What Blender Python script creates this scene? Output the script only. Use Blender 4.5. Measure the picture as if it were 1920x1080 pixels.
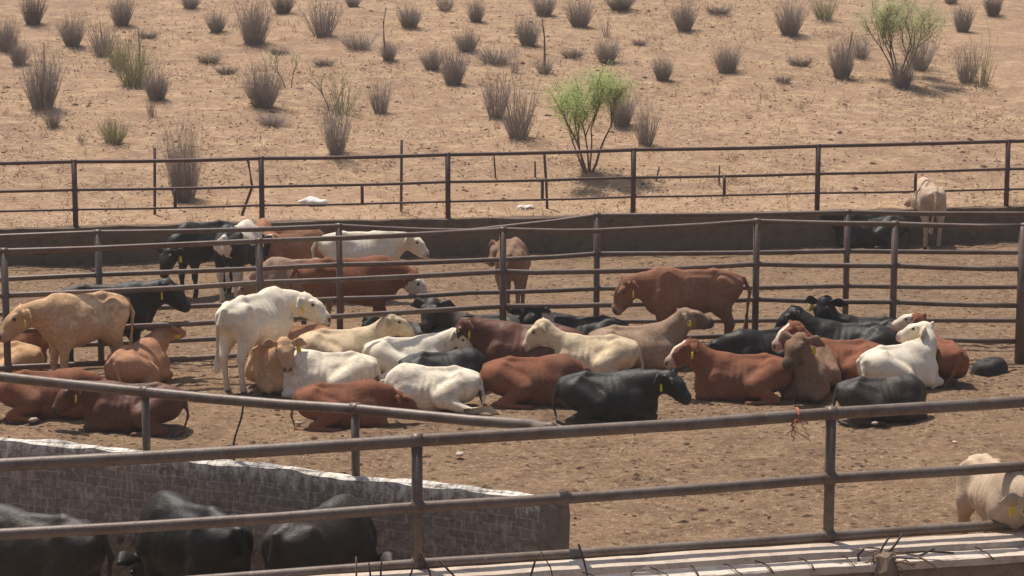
import bpy, math, random
import numpy as np
from mathutils import Vector, noise as mn
R = math.radians
random.seed(7); rng = np.random.default_rng(11)
S = bpy.context.scene
for o in list(bpy.data.objects): bpy.data.objects.remove(o)
col = S.collection

# ------------------------------------------------------------------ camera, light, exposure
CH, FP, PIT = 5.8, 4200.0, math.atan(650/4200.0)
cam = bpy.data.cameras.new('camera'); cam.lens = FP/1920*36; cam.sensor_width = 36; cam.clip_end = 2500; cam.clip_start = .1
co = bpy.data.objects.new('camera', cam); col.objects.link(co)
co.location = (0, 0, CH); co.rotation_euler = (math.pi/2-PIT, 0, 0); S.camera = co
SUN_DIR = Vector((-.24, .38, .90)).normalized()          # towards the sun: high, behind the pens, a little to the left
w = bpy.data.worlds.new('World'); S.world = w; w.use_nodes = True
nt = w.node_tree; bg = nt.nodes['Background']
sky = nt.nodes.new('ShaderNodeTexSky'); sky.sky_type = 'NISHITA'; sky.sun_disc = False
sky.sun_elevation = math.asin(SUN_DIR.z); sky.sun_rotation = math.atan2(SUN_DIR.x, SUN_DIR.y)
sky.dust_density = 3.0; sky.air_density = 1.0
nt.links.new(sky.outputs[0], bg.inputs[0]); bg.inputs[1].default_value = .085
sl = bpy.data.lights.new('sun', 'SUN'); sl.energy = 4.6; sl.angle = R(.55); sl.color = (1, .94, .85)
so = bpy.data.objects.new('sun', sl); col.objects.link(so); so.rotation_euler = SUN_DIR.to_track_quat('Z', 'Y').to_euler()
S.view_settings.view_transform = 'Standard'; S.view_settings.look = 'None'; S.view_settings.exposure = 0.16; S.view_settings.gamma = 1
S.render.filter_size = 1.9

# ------------------------------------------------------------------ pixel <-> world
cp, sp = math.cos(PIT), math.sin(PIT)
def ray(x, y):
    u = (x-960)/FP; v = -(y-540)/FP
    return Vector((u, cp+v*sp, -sp+v*cp))
def P(x, y, z=0.0):
    d = ray(x, y); t = (z-CH)/d.z
    return Vector((d.x*t, d.y*t, z))
def zat(Y, y):                                           # height at which distance Y shows at image row y
    d = ray(960, y); return CH + d.z/d.y*Y
def PY(x, y, Y):                                         # point on the ray at world distance Y
    d = ray(x, y); t = Y/d.y
    return Vector((d.x*t, Y, CH+d.z*t))

# ------------------------------------------------------------------ small helpers
def tag(o, label=None, cat=None, group=None, kind=None):
    if label: o['label'] = label
    if cat: o['category'] = cat
    if group: o['group'] = group
    if kind: o['kind'] = kind
    return o
def empty(name, loc, rz=0, **k):
    o = bpy.data.objects.new(name, None); o.empty_display_size = .2
    o.location = loc; o.rotation_euler = (0, 0, rz); col.objects.link(o); return tag(o, **k)
def mesh_obj(name, V, F, mat, parent=None, smooth=True):
    me = bpy.data.meshes.new(name)
    if isinstance(V, np.ndarray): V = V.tolist()
    if isinstance(F, np.ndarray): F = F.tolist()
    me.from_pydata(V, [], F); me.materials.append(mat)
    if smooth: me.polygons.foreach_set('use_smooth', [True]*len(me.polygons))
    me.update()
    o = bpy.data.objects.new(name, me); col.objects.link(o)
    if parent: o.parent = parent
    return o
class MB:
    def __init__(s): s.v = []; s.f = []
    def tube(s, pts, r, n=8, cap=True):
        pts = [Vector(p) for p in pts]
        if not isinstance(r, (list, tuple)): r = [r]*len(pts)
        b0 = len(s.v); up = Vector((0, 0, 1))
        for i, p in enumerate(pts):
            t = (pts[min(i+1, len(pts)-1)]-pts[max(i-1, 0)])
            t = t.normalized() if t.length > 1e-7 else Vector((0, 0, 1))
            a = t.cross(up)
            if a.length < .05: a = t.cross(Vector((0, 1, 0)))
            a.normalize(); b = t.cross(a)
            for k in range(n):
                q = 2*math.pi*k/n
                s.v.append(tuple(p+(a*math.cos(q)+b*math.sin(q))*r[i]))
        for i in range(len(pts)-1):
            for k in range(n):
                k2 = (k+1) % n
                s.f.append((b0+i*n+k, b0+i*n+k2, b0+(i+1)*n+k2, b0+(i+1)*n+k))
        if cap:
            s.f.append(tuple(b0+k for k in range(n))[::-1]); e = b0+(len(pts)-1)*n
            s.f.append(tuple(e+k for k in range(n)))
        return s
    def box(s, c, d, rz=0, bev=0):
        cx, cy, cz = c; dx, dy, dz = [q/2 for q in d]; b = len(s.v); ca, sa = math.cos(rz), math.sin(rz)
        for x, y, z in [(-1,-1,-1),(1,-1,-1),(1,1,-1),(-1,1,-1),(-1,-1,1),(1,-1,1),(1,1,1),(-1,1,1)]:
            X, Y = x*dx, y*dy
            s.v.append((cx+X*ca-Y*sa, cy+X*sa+Y*ca, cz+z*dz))
        for f in [(0,3,2,1),(4,5,6,7),(0,1,5,4),(1,2,6,5),(2,3,7,6),(3,0,4,7)]: s.f.append(tuple(b+i for i in f))
        return s
    def ball(s, c, r, n=8, m=6, jit=0, sc=(1,1,1)):
        b = len(s.v)
        for i in range(m+1):
            th = math.pi*i/m
            for k in range(n):
                q = 2*math.pi*k/n; j = 1+random.uniform(-jit, jit)
                s.v.append((c[0]+r*sc[0]*j*math.sin(th)*math.cos(q), c[1]+r*sc[1]*j*math.sin(th)*math.sin(q), c[2]+r*sc[2]*j*math.cos(th)))
        for i in range(m):
            for k in range(n):
                k2 = (k+1) % n; s.f.append((b+i*n+k, b+(i+1)*n+k, b+(i+1)*n+k2, b+i*n+k2))
        return s
    def obj(s, name, mat, parent=None, smooth=True): return mesh_obj(name, s.v, s.f, mat, parent, smooth)
def smooth_edges(o, ang=40):
    m = o.modifiers.new('bevel', 'BEVEL'); m.width = .012; m.segments = 2; m.limit_method = 'ANGLE'; m.angle_limit = R(ang)

# numpy value noise
def _h(ix, iy, iz, seed):
    n = (ix*374761393 + iy*668265263 + iz*2147483647 + seed*1274126177) & 0xffffffff
    n = ((n ^ (n >> 13))*1274126177) & 0xffffffff
    return ((n ^ (n >> 16)) & 0xffff)/65535.0
def vnoise(x, y, z=None, seed=0):
    z = np.zeros_like(x) if z is None else z
    fx, fy, fz = np.floor(x), np.floor(y), np.floor(z)
    ix, iy, iz = fx.astype(np.int64), fy.astype(np.int64), fz.astype(np.int64)
    u, v, t = [a*a*(3-2*a) for a in (x-fx, y-fy, z-fz)]
    r = 0
    for dx in (0, 1):
        for dy in (0, 1):
            for dz in (0, 1):
                r = r + _h(ix+dx, iy+dy, iz+dz, seed)*(u if dx else 1-u)*(v if dy else 1-v)*(t if dz else 1-t)
    return r*2-1
def fbm(x, y, z=None, seed=0, o=3):
    r = 0; a = 1.0
    for i in range(o):
        r = r+a*vnoise(x*2**i, y*2**i, None if z is None else z*2**i, seed+i*17); a *= .5
    return r

# ------------------------------------------------------------------ materials
def mat(name, rough=.8, spec=.3):
    m = bpy.data.materials.new(name); m.use_nodes = True; b = m.node_tree.nodes['Principled BSDF']
    b.inputs['Roughness'].default_value = rough; b.inputs['Specular IOR Level'].default_value = spec
    return m, m.node_tree, b
def N(nt, t, **k):
    n = nt.nodes.new(t)
    for a, v in k.items():
        if a.startswith('i_'): n.inputs[a[2:].replace('_', ' ')].default_value = v
        else: setattr(n, a, v)
    return n
def ramp(nt, src, stops):
    r = nt.nodes.new('ShaderNodeValToRGB'); e = r.color_ramp.elements
    while len(e) < len(stops): e.new(.5)
    for i, (p, c) in enumerate(stops):
        e[i].position = p; e[i].color = (*c, 1) if len(c) == 3 else c
    nt.links.new(src, r.inputs[0]); return r.outputs[0]
def G(v): return (v, v, v)
def mixc(nt, f, a, b, mode='MIX'):
    m = nt.nodes.new('ShaderNodeMix'); m.data_type = 'RGBA'; m.blend_type = mode
    for s, v in ((0, f), (6, a), (7, b)):
        if hasattr(v, 'is_linked') or hasattr(v, 'links'): nt.links.new(v, m.inputs[s])
        elif s == 0: m.inputs[0].default_value = v
        else: m.inputs[s].default_value = (*v, 1)
    return m.outputs[2]
def noise(nt, vec, scale, det=3, rough=.55, dist=0):
    n = N(nt, 'ShaderNodeTexNoise', i_Scale=scale, i_Detail=det, i_Roughness=rough, i_Distortion=dist)
    nt.links.new(vec, n.inputs['Vector']); return n.outputs['Fac']
def voro(nt, vec, scale, feat='F1', rnd=1):
    n = N(nt, 'ShaderNodeTexVoronoi', feature=feat, i_Scale=scale, i_Randomness=rnd)
    nt.links.new(vec, n.inputs['Vector']); return n.outputs['Distance']
def bump(nt, b, h, dist=.02, st=.6):
    n = N(nt, 'ShaderNodeBump', i_Strength=st, i_Distance=dist); nt.links.new(h, n.inputs['Height']); nt.links.new(n.outputs[0], b.inputs['Normal'])
def pos(nt, sc=None, obj=False):
    if obj: v = nt.nodes.new('ShaderNodeTexCoord').outputs['Object']
    else: v = nt.nodes.new('ShaderNodeNewGeometry').outputs['Position']
    if sc:
        m = nt.nodes.new('ShaderNodeMapping'); m.inputs['Scale'].default_value = sc; nt.links.new(v, m.inputs[0]); v = m.outputs[0]
    return v

def m_pen():
    m, t, b = mat('pen_dirt', .95, .1); p = pos(t)
    c = ramp(t, noise(t, p, .45, 4, .6), [(.3, (.270, .170, .110)), (.7, (.345, .226, .148))])
    c = mixc(t, ramp(t, noise(t, p, 1.4, 5, .68), [(.45, G(0)), (.66, G(.8))]), c, (.185, .112, .080))
    c = mixc(t, ramp(t, noise(t, p, 9, 3, .7), [(.5, G(0)), (.64, G(.85))]), c, (.42, .295, .20))
    c = mixc(t, ramp(t, noise(t, p, 13, 4, .75), [(.56, G(0)), (.64, G(.7))]), c, (.125, .078, .055))
    c = mixc(t, ramp(t, noise(t, p, 30, 2, .6), [(.60, G(0)), (.68, G(.85))]), c, (.58, .43, .29))
    vd = voro(t, p, 5.0)
    c = mixc(t, ramp(t, vd, [(.14, G(.85)), (.26, G(0))]), c, (.10, .060, .044))
    c = mixc(t, ramp(t, noise(t, p, .8, 5, .7), [(.5, G(0)), (.7, G(.6))]), c, (.17, .105, .075))
    c = mixc(t, 1.0, c, (.79, .77, .70), 'MULTIPLY')
    t.links.new(c, b.inputs['Base Color']); nb_ = N(t, 'ShaderNodeMath', operation='MULTIPLY_ADD'); t.links.new(voro(t, p, 5.5, 'SMOOTH_F1'), nb_.inputs[0]); nb_.inputs[1].default_value = .9; t.links.new(noise(t, p, 12, 5, .7), nb_.inputs[2])
    bump(t, b, nb_.outputs[0], .07, .9); return m
def m_hill():
    m, t, b = mat('dry_slope', .95, .1); p = pos(t); ps = pos(t, (1, 1.5, 1.5))
    c = ramp(t, noise(t, p, .16, 4, .6), [(.3, (.33, .208, .140)), (.7, (.41, .262, .175))])
    c = mixc(t, ramp(t, noise(t, ps, .55, 5, .65), [(.44, G(0)), (.60, G(.8))]), c, (.285, .178, .130))
    c = mixc(t, ramp(t, noise(t, ps, 1.9, 6, .72), [(.49, G(0)), (.64, G(.65))]), c, (.56, .395, .265))
    c = mixc(t, ramp(t, noise(t, ps, 6, 4, .7), [(.54, G(0)), (.64, G(.8))]), c, (.175, .110, .082))
    c = mixc(t, ramp(t, noise(t, ps, 12, 3, .7), [(.57, G(0)), (.66, G(.85))]), c, (.60, .43, .28))
    c = mixc(t, ramp(t, voro(t, p, 2.3), [(.05, G(.7)), (.11, G(0))]), c, (.15, .092, .068))
    c = mixc(t, 1.0, c, (.97, .97, .90), 'MULTIPLY')
    t.links.new(c, b.inputs['Base Color']); bump(t, b, noise(t, p, 7, 5, .75), .07, .8); return m
def m_steel(name, base, rust, hi, rough=.5):
    m, t, b = mat(name, rough, .5); p = pos(t)
    c = mixc(t, ramp(t, noise(t, p, 2.5, 6, .78), [(.44, G(0)), (.58, G(1))]), base, rust)
    c = mixc(t, ramp(t, noise(t, p, 23, 3, .7), [(.58, G(0)), (.7, G(.6))]), c, hi)
    t.links.new(c, b.inputs['Base Color']); b.inputs['Metallic'].default_value = .15
    bump(t, b, noise(t, p, 30, 3), .005, .5); return m
def m_conc(name, a, bb, stain, sc=1.0, rough=.9):
    m, t, b = mat(name, rough, .2); p = pos(t)
    c = ramp(t, noise(t, p, 1.3*sc, 5, .65), [(.3, a), (.7, bb)])
    c = mixc(t, ramp(t, noise(t, p, 5*sc, 5, .7), [(.5, G(0)), (.68, G(.8))]), c, stain)
    c = mixc(t, ramp(t, noise(t, p, 28, 3, .7), [(.6, G(0)), (.72, G(.5))]), c, tuple(x*.5 for x in stain))
    t.links.new(c, b.inputs['Base Color']); bump(t, b, noise(t, p, 18, 5, .7), .02, .8); return m
def m_brick():
    m, t, b = mat('whitewashed_brick', .92, .15)
    uv = t.nodes.new('ShaderNodeUVMap'); uv.uv_map = 'UVMap'
    wob = N(t, 'ShaderNodeTexNoise', i_Scale=3.0); t.links.new(uv.outputs[0], wob.inputs['Vector'])
    va = N(t, 'ShaderNodeVectorMath', operation='MULTIPLY_ADD'); t.links.new(wob.outputs['Color'], va.inputs[0]); va.inputs[1].default_value = (.07, .05, 0); t.links.new(uv.outputs[0], va.inputs[2])
    br = N(t, 'ShaderNodeTexBrick', i_Scale=1.0); br.inputs['Brick Width'].default_value = .3; br.inputs['Row Height'].default_value = .115
    br.inputs['Mortar Size'].default_value = .012; br.inputs['Mortar Smooth'].default_value = .4
    br.inputs['Color1'].default_value = (.29, .235, .20, 1); br.inputs['Color2'].default_value = (.215, .17, .145, 1); br.inputs['Mortar'].default_value = (.40, .34, .28, 1)
    t.links.new(va.outputs[0], br.inputs['Vector'])
    sx = N(t, 'ShaderNodeSeparateXYZ'); t.links.new(uv.outputs[0], sx.inputs[0])
    st = t.nodes.new('ShaderNodeMapping'); st.inputs['Scale'].default_value = (9, 2.0, 1); t.links.new(uv.outputs[0], st.inputs[0])
    drip = noise(t, st.outputs[0], 1.0, 5, .75)
    ma = N(t, 'ShaderNodeMath', operation='MULTIPLY_ADD'); t.links.new(drip, ma.inputs[0]); ma.inputs[1].default_value = .9; t.links.new(sx.outputs[1], ma.inputs[2])
    # limewash thick at the coping, running down in drips
    f = ramp(t, ma.outputs[0], [(1.12/1.6 if False else .0, G(0)), (1, G(1))])
    mr = N(t, 'ShaderNodeMapRange'); mr.inputs[1].default_value = 1.26; mr.inputs[2].default_value = 1.52; t.links.new(ma.outputs[0], mr.inputs[0])
    c = mixc(t, ramp(t, noise(t, st.outputs[0], 2.0, 5, .75), [(.50, G(0)), (.62, G(.8))]), br.outputs[0], (.50, .43, .365))
    c = mixc(t, mr.outputs[0], c, (.78, .72, .64))
    gm = N(t, 'ShaderNodeMapRange'); gm.inputs[1].default_value = .2; gm.inputs[2].default_value = -.3; t.links.new(sx.outputs[1], gm.inputs[0])
    c = mixc(t, gm.outputs[0], c, (.13, .095, .072))
    c = mixc(t, ramp(t, noise(t, uv.outputs[0], 11, 5, .78), [(.50, G(0)), (.60, G(.8))]), c, (.17, .13, .105))
    t.links.new(c, b.inputs['Base Color']); bump(t, b, br.outputs['Fac'], -.012, .7); return m
def m_attr(name, rough, spec, amt=.35, scale=9, sheen=0, lo=.74, hi_=1.14):
    m, t, b = mat(name, rough, spec); a = N(t, 'ShaderNodeAttribute', attribute_name='Col')
    p = pos(t, None, True); oi = t.nodes.new('ShaderNodeObjectInfo')
    va = N(t, 'ShaderNodeVectorMath', operation='MULTIPLY_ADD'); va.inputs[1].default_value = (37, 21, 13)
    t.links.new(oi.outputs['Random'], va.inputs[0]); t.links.new(p, va.inputs[2]); q = va.outputs[0]
    c = mixc(t, ramp(t, noise(t, q, scale, 4, .7), [(.35, G(0)), (.7, G(amt))]), a.outputs['Color'], (.30, .20, .13))
    c = mixc(t, 1.0, c, ramp(t, noise(t, q, 24, 3, .75), [(.32, G(lo)), (.68, G(hi_))]), 'MULTIPLY')
    t.links.new(c, b.inputs['Base Color']); bump(t, b, noise(t, q, 30, 4, .7), .012, .55)
    if sheen: b.inputs['Sheen Weight'].default_value = sheen; b.inputs['Sheen Roughness'].default_value = .5
    return m
def m_flat(name, c, c2=None, rough=.8, spec=.3, scale=12):
    m, t, b = mat(name, rough, spec); p = pos(t)
    c2 = c2 or tuple(x*.7 for x in c)
    t.links.new(ramp(t, noise(t, p, scale, 3, .6), [(.35, c), (.65, c2)]), b.inputs['Base Color']); return m
def m_leaf(name, c, c2, tr=.3):
    m, t, b = mat(name, .7, .2); p = pos(t)
    k = ramp(t, noise(t, p, 6, 3, .6), [(.35, c), (.65, c2)])
    t.links.new(k, b.inputs['Base Color'])
    d = t.nodes.new('ShaderNodeBsdfTranslucent'); t.links.new(k, d.inputs[0]); mx = t.nodes.new('ShaderNodeMixShader'); mx.inputs[0].default_value = tr
    out = t.nodes['Material Output']; t.links.new(b.outputs[0], mx.inputs[1]); t.links.new(d.outputs[0], mx.inputs[2]); t.links.new(mx.outputs[0], out.inputs[0]); return m
M = dict(
    pen=m_pen(), hill=m_hill(),
    pipe=m_steel('weathered_pipe', (.165, .128, .104), (.125, .078, .055), (.25, .20, .16)),
    rust=m_steel('rusty_pipe', (.105, .052, .040), (.075, .035, .028), (.15, .085, .06), .6),
    midpipe=m_steel('dull_brown_pipe', (.140, .100, .078), (.115, .060, .042), (.225, .17, .13)),
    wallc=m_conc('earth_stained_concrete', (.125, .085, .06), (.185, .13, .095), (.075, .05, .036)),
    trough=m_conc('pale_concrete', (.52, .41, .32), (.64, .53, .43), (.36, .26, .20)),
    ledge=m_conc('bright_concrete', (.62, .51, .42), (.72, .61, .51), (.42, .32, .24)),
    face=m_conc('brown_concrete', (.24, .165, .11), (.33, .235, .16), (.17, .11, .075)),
    brick=m_brick(), pillar=m_conc('limed_concrete', (.19, .155, .125), (.28, .235, .195), (.12, .09, .07)), coat=m_attr('coat', .8, .15, .13), coatw=m_attr('pale_coat', .85, .12, .10, lo=.86, hi_=1.08), coatd=m_attr('dark_coat', .5, .24, .05),
    tag=m_flat('yellow_plastic', (.85, .60, .05), (.72, .50, .04), .45), eye=m_flat('eye_black', (.012, .009, .007), None, .15, .6),
    white=m_flat('white_sack', (.74, .70, .66), (.60, .55, .50), .7), twine=m_flat('orange_twine', (.50, .17, .11), (.40, .13, .085)),
    rubber=m_flat('black_rubber', (.02, .017, .015), (.04, .032, .027), .7), wire=m_flat('dark_wire', (.05, .04, .035), (.09, .06, .045)),
    straw=m_flat('pale_straw', (.60, .46, .28), (.44, .32, .19), .8, .2, 3), dung=m_flat('dry_dung', (.045, .027, .018), (.085, .052, .034), .95, .1, 2),
    hclod=m_flat('slope_clods', (.07, .042, .027), (.13, .08, .052), .95, .1, 2), stone=m_flat('pale_stone', (.58, .47, .37), (.46, .36, .28), .9, .2, 3),
    twig=m_leaf('grey_twig', (.40, .345, .315), (.50, .435, .395), .4), twigd=m_leaf('dark_twig', (.24, .195, .17), (.33, .27, .23), .3),
    twigg=m_leaf('olive_twig', (.40, .39, .24), (.48, .46, .28), .4), leaf=m_leaf('fresh_green_leaf', (.36, .46, .16), (.50, .57, .24), .5),
    leafd=m_leaf('olive_leaf', (.38, .42, .2), (.48, .50, .26), .5), bark=m_flat('grey_bark', (.12, .085, .065), (.18, .135, .10), .9),
    stalk=m_leaf('dry_stalk', (.36, .26, .19), (.26, .18, .13), .2))

# ------------------------------------------------------------------ ground sheet, back wall line, slope
def graded(lo, hi, a, b, step, far=1.35):
    c = list(np.arange(a, b+step*.5, step)); s = step; x = c[-1]
    while x < hi: s *= far; x += s; c.append(min(x, hi))
    s = step; x = c[0]; L = []
    while x > lo: s *= far; x -= s; L.append(max(x, lo))
    return np.array(L[::-1]+c)
def grid_faces(nx, ny):
    i, j = np.meshgrid(np.arange(nx-1), np.arange(ny-1), indexing='ij'); a = (i*ny+j).ravel()
    return np.stack([a, a+ny, a+ny+1, a+1], 1)
gx = graded(-600, 600, -10, 10, .09); gy = graded(-600, 900, 17, 44, .1)
X, Y = np.meshgrid(gx, gy, indexing='ij')
LWX = [-9.0, -5.9]; LWY = [27.0, 24.6]                    # course of the brick wall, filled in below: the feeding lane in front of it lies lower
for _x, _y in ((-420, 800), (-150, 814), (0, 828), (275, 857), (500, 879), (667, 899), (850, 919), (1058, 950)):
    _p = P(_x, _y, .80); LWX.append(_p.x); LWY.append(_p.y)
LWX, LWY = zip(*sorted(zip(LWX, LWY)))
def pen_z(X, Y):
    lane = np.clip((.25-X)/.35, 0, 1)*np.clip((np.interp(X, LWX, LWY)-.02-Y)/.12, 0, 1)
    return .035*fbm(X*.5, Y*.5, None, 3, 3)+.026*fbm(X*2.3, Y*2.3, None, 5, 3)+.018*np.abs(fbm(X*5, Y*5, None, 9, 2))-.03-.48*lane
Z = pen_z(X, Y)
tag(mesh_obj('ground', np.stack([X, Y, Z], -1).reshape(-1, 3), grid_faces(len(gx), len(gy)), M['pen']), kind='structure')

WB = [(-400, 512), (0, 497), (300, 489), (640, 481), (1000, 473), (1300, 469), (1600, 462), (1920, 449), (2400, 440)]   # foot of the back wall
WT = [(-400, 444), (0, 431), (300, 423), (640, 415), (1000, 409), (1300, 402), (1600, 396), (1920, 388), (2400, 377)]
wpt = [P(x, y) for x, y in WB]
wx = np.array([-600]+[p.x for p in wpt]+[600.]); wy = np.array([wpt[0].y-2]+[p.y for p in wpt]+[wpt[-1].y+3])
wz = np.array([.62]+[zat(p.y, t[1]) for p, t in zip(wpt, WT)]+[.62])
def wall_y(x): return np.interp(x, wx, wy)
def wall_z(x): return np.interp(x, wx, wz)
hx = graded(-700, 700, -14, 14, .16); hv = graded(.22, 900, .22, 34, .16)
X, V_ = np.meshgrid(hx, hv, indexing='ij')
def hill_h(X, V):
    s = np.clip(V/7, 0, 1); s = s*s*(3-2*s)
    far = np.where(V > 120, 120+(V-120)*.1, V)
    return wall_z(X)-.02+.02*V*(1-s)+s*.150*(far-.8)+.09*fbm(X*.22, V*.3, None, 21, 3)*np.clip(V/3, 0, 1)+.022*fbm(X*1.7, V*1.9, None, 31, 3)
Yh = wall_y(X)+V_
tag(mesh_obj('hillside', np.stack([X, Yh, hill_h(X, V_)], -1).reshape(-1, 3), grid_faces(len(hx), len(hv)), M['hill']), kind='structure')
def hz(x, y): return float(hill_h(np.array([x]), np.array([y-float(wall_y(x))]))[0])
def PH(x, y):                                            # where the view ray of a pixel meets the slope
    d = ray(x, y)
    for Yq in np.arange(39.5, 140, .12):
        q = d*(Yq/d.y); z = CH+q.z
        if Yq > float(wall_y(q.x))+.25 and z <= hz(q.x, Yq): return Vector((q.x, Yq, z))
    return Vector((q.x, Yq, z))
def ribbon(name, pts, z0, ztop, th, mat_, seg=.15, rough=.012, uv=False, parent=None):
    """wall along a polyline (front face towards the camera), lumpy top, real thickness"""
    L = [0]
    for a, b in zip(pts, pts[1:]): L.append(L[-1]+(Vector(b[:2])-Vector(a[:2])).length)
    n = max(2, int(L[-1]/seg)); s = np.linspace(0, L[-1], n)
    px = np.interp(s, L, [p[0] for p in pts]); py = np.interp(s, L, [p[1] for p in pts]); zt = np.interp(s, L, ztop)
    tx, ty = np.gradient(px), np.gradient(py); l = np.hypot(tx, ty); nx_, ny_ = -ty/l, tx/l
    prof = [(0, 0), (0, .25), (0, .5), (0, .75), (0, .93), (.05, 1), (.35, 1.015), (.65, 1.015), (.95, 1), (1, .93), (1, .5), (1, 0)]
    V = []; UV = []
    for k, (q, h) in enumerate(prof):
        jz = rough*1.6*fbm(s*2.2, np.full(n, k*.7), None, 41, 3)*(h > .9); jy = rough*fbm(s*3, np.full(n, k*1.3), None, 47, 3)
        zz = z0+(zt-z0)*h+jz
        V.append(np.stack([px+nx_*(q*th+jy), py+ny_*(q*th+jy), zz], 1)); UV.append(np.stack([s, zz/np.maximum(zt, .01)], 1))
    V = np.stack(V, 1); UV = np.stack(UV, 1); m_ = len(prof)
    F = [tuple(int(x) for x in (i*m_+k, (i+1)*m_+k, (i+1)*m_+k+1, i*m_+k+1)) for i in range(n-1) for k in range(m_-1)]
    F += [tuple(range(m_))[::-1], tuple(range((n-1)*m_, n*m_))]
    o = mesh_obj(name, V.reshape(-1, 3), F, mat_, parent, False)
    if uv:
        lay = o.data.uv_layers.new(name='UVMap'); U = UV.reshape(-1, 2)
        vi = np.zeros(len(o.data.loops), int); o.data.loops.foreach_get('vertex_index', vi); lay.data.foreach_set('uv', U[vi].ravel())
    return o
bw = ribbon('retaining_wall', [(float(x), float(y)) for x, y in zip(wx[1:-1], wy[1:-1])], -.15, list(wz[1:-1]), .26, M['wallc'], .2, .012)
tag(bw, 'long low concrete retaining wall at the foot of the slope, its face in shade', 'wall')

# ------------------------------------------------------------------ scattered litter
def clods(name, pts, rad, mt, label, cat, flat=.5):
    n = len(pts); base = np.array([(1,0,0),(.3,.95,0),(-.8,.6,0),(-.8,-.6,0),(.3,-.95,0),(.1,.1,1)], float)
    a = rng.uniform(0, 2*np.pi, n); ca, sa = np.cos(a), np.sin(a)
    B = base[None]*(1+rng.uniform(-.35, .35, (n, 6, 3)))*rad[:, None, None]*np.array([1, .75, flat])
    x = B[..., 0]*ca[:, None]-B[..., 1]*sa[:, None]; y = B[..., 0]*sa[:, None]+B[..., 1]*ca[:, None]
    V = np.stack([x+pts[:, None, 0], y+pts[:, None, 1], B[..., 2]+pts[:, None, 2]-.004], -1).reshape(-1, 3)
    k = np.arange(n)*6; F = np.concatenate([np.stack([k+i, k+(i+1) % 5, k+5], 1) for i in range(5)])
    return tag(mesh_obj(name, V, F, mt, None, False), label, cat, None, 'stuff')
def straws(name, pts, ln, mt, label, cat, lift=.25, wd=.006):
    n = len(pts); a = rng.uniform(0, 2*np.pi, n); l = ln*rng.uniform(.4, 1.3, n); e = rng.uniform(0, lift, n)
    d = np.stack([np.cos(a)*np.cos(e), np.sin(a)*np.cos(e), np.sin(e)], 1)*l[:, None]
    s = np.stack([-np.sin(a), np.cos(a), np.zeros(n)], 1)*wd; u = np.array([0, 0, wd])
    V = np.stack([pts-s, pts+s, pts+d+s*.4, pts+d-s*.4, pts+d*.5+u*2+s*0], 1)
    V = np.stack([pts-s+[0,0,.004], pts+s+[0,0,.004], pts+d+s*.5+u, pts+d-s*.5+u], 1).reshape(-1, 3)
    k = np.arange(n)*4; return tag(mesh_obj(name, V, np.stack([k, k+1, k+2, k+3], 1), mt, None, False), label, cat, None, 'stuff')
def pen_pts(n, y0=17.5, y1=41):
    x = rng.uniform(-10, 10, n); y = rng.uniform(y0, y1, n); cl = vnoise(x*.8, y*.8, None, 77) > rng.uniform(-1.2, .9, n); x, y = x[cl], y[cl]
    return np.stack([x, y, pen_z(x, y)], 1)
def hill_pts(n, v1=30, dens=90, lo=-1.1, hi=.8):
    x = rng.uniform(-12, 12, n); v = .3+rng.uniform(0, 1, n)**1.1*v1; cl = vnoise(x*.5, v*.7, None, dens) > rng.uniform(lo, hi, n); x, v = x[cl], v[cl]
    return np.stack([x, wall_y(x)+v, hill_h(x, v)], 1)
q = pen_pts(42000); clods('dung_clods', q, rng.uniform(.010, .036, len(q))*(1+(rng.uniform(0, 1, len(q)) > .95)*1.1), M['dung'], 'small dark clods of trodden dung strewn over the pen floor', 'dung', .34)
q = pen_pts(5200); clods('pale_clods', q, rng.uniform(.007, .02, len(q)), M['stone'], 'small pale clods and pebbles on the pen floor', 'pebbles', .4)
q = pen_pts(9000); straws('straw_litter', q, .06, M['straw'], 'thin pale straw trodden into the pen floor', 'straw', .2, .004)
q = hill_pts(9000); clods('slope_clods', q, rng.uniform(.02, .055, len(q))*(1+(rng.uniform(0, 1, len(q)) > .95)*.9), M['hclod'], 'dark clods and old dung scattered over the dry slope', 'clods', .42)
q = hill_pts(42000, 30, 97, -.7, .9); straws('dry_grass', q, .16, M['straw'], 'flattened straw coloured grass lying over the dry slope', 'grass', .6, .009)
q = hill_pts(700, 28, 101, -.6, .9); q = np.repeat(q, 14, 0); q[:, :2] += rng.normal(0, .05, (len(q), 2)); n_ = len(q)
a_ = rng.uniform(0, 6.28, n_); e_ = rng.uniform(.7, 1.5, n_); l_ = rng.uniform(.08, .26, n_)
d_ = np.stack([np.cos(a_)*np.cos(e_), np.sin(a_)*np.cos(e_), np.sin(e_)], 1)*l_[:, None]; w_ = np.stack([np.sin(a_+1), np.cos(a_+1), 0*a_], 1)*.005
k_ = np.arange(n_)*3; tag(mesh_obj('grass_tufts', np.stack([q-w_, q+w_, q+d_], 1).reshape(-1, 3), np.stack([k_, k_+1, k_+2], 1), M['straw'], None, False), 'short upright tufts of dead grass dotted over the slope', 'grass', None, 'stuff')
q = hill_pts(1800, 30, 99); clods('slope_pebbles', q, rng.uniform(.015, .04, len(q)), M['stone'], 'pale pebbles on the dry slope', 'pebbles', .5)

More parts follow.
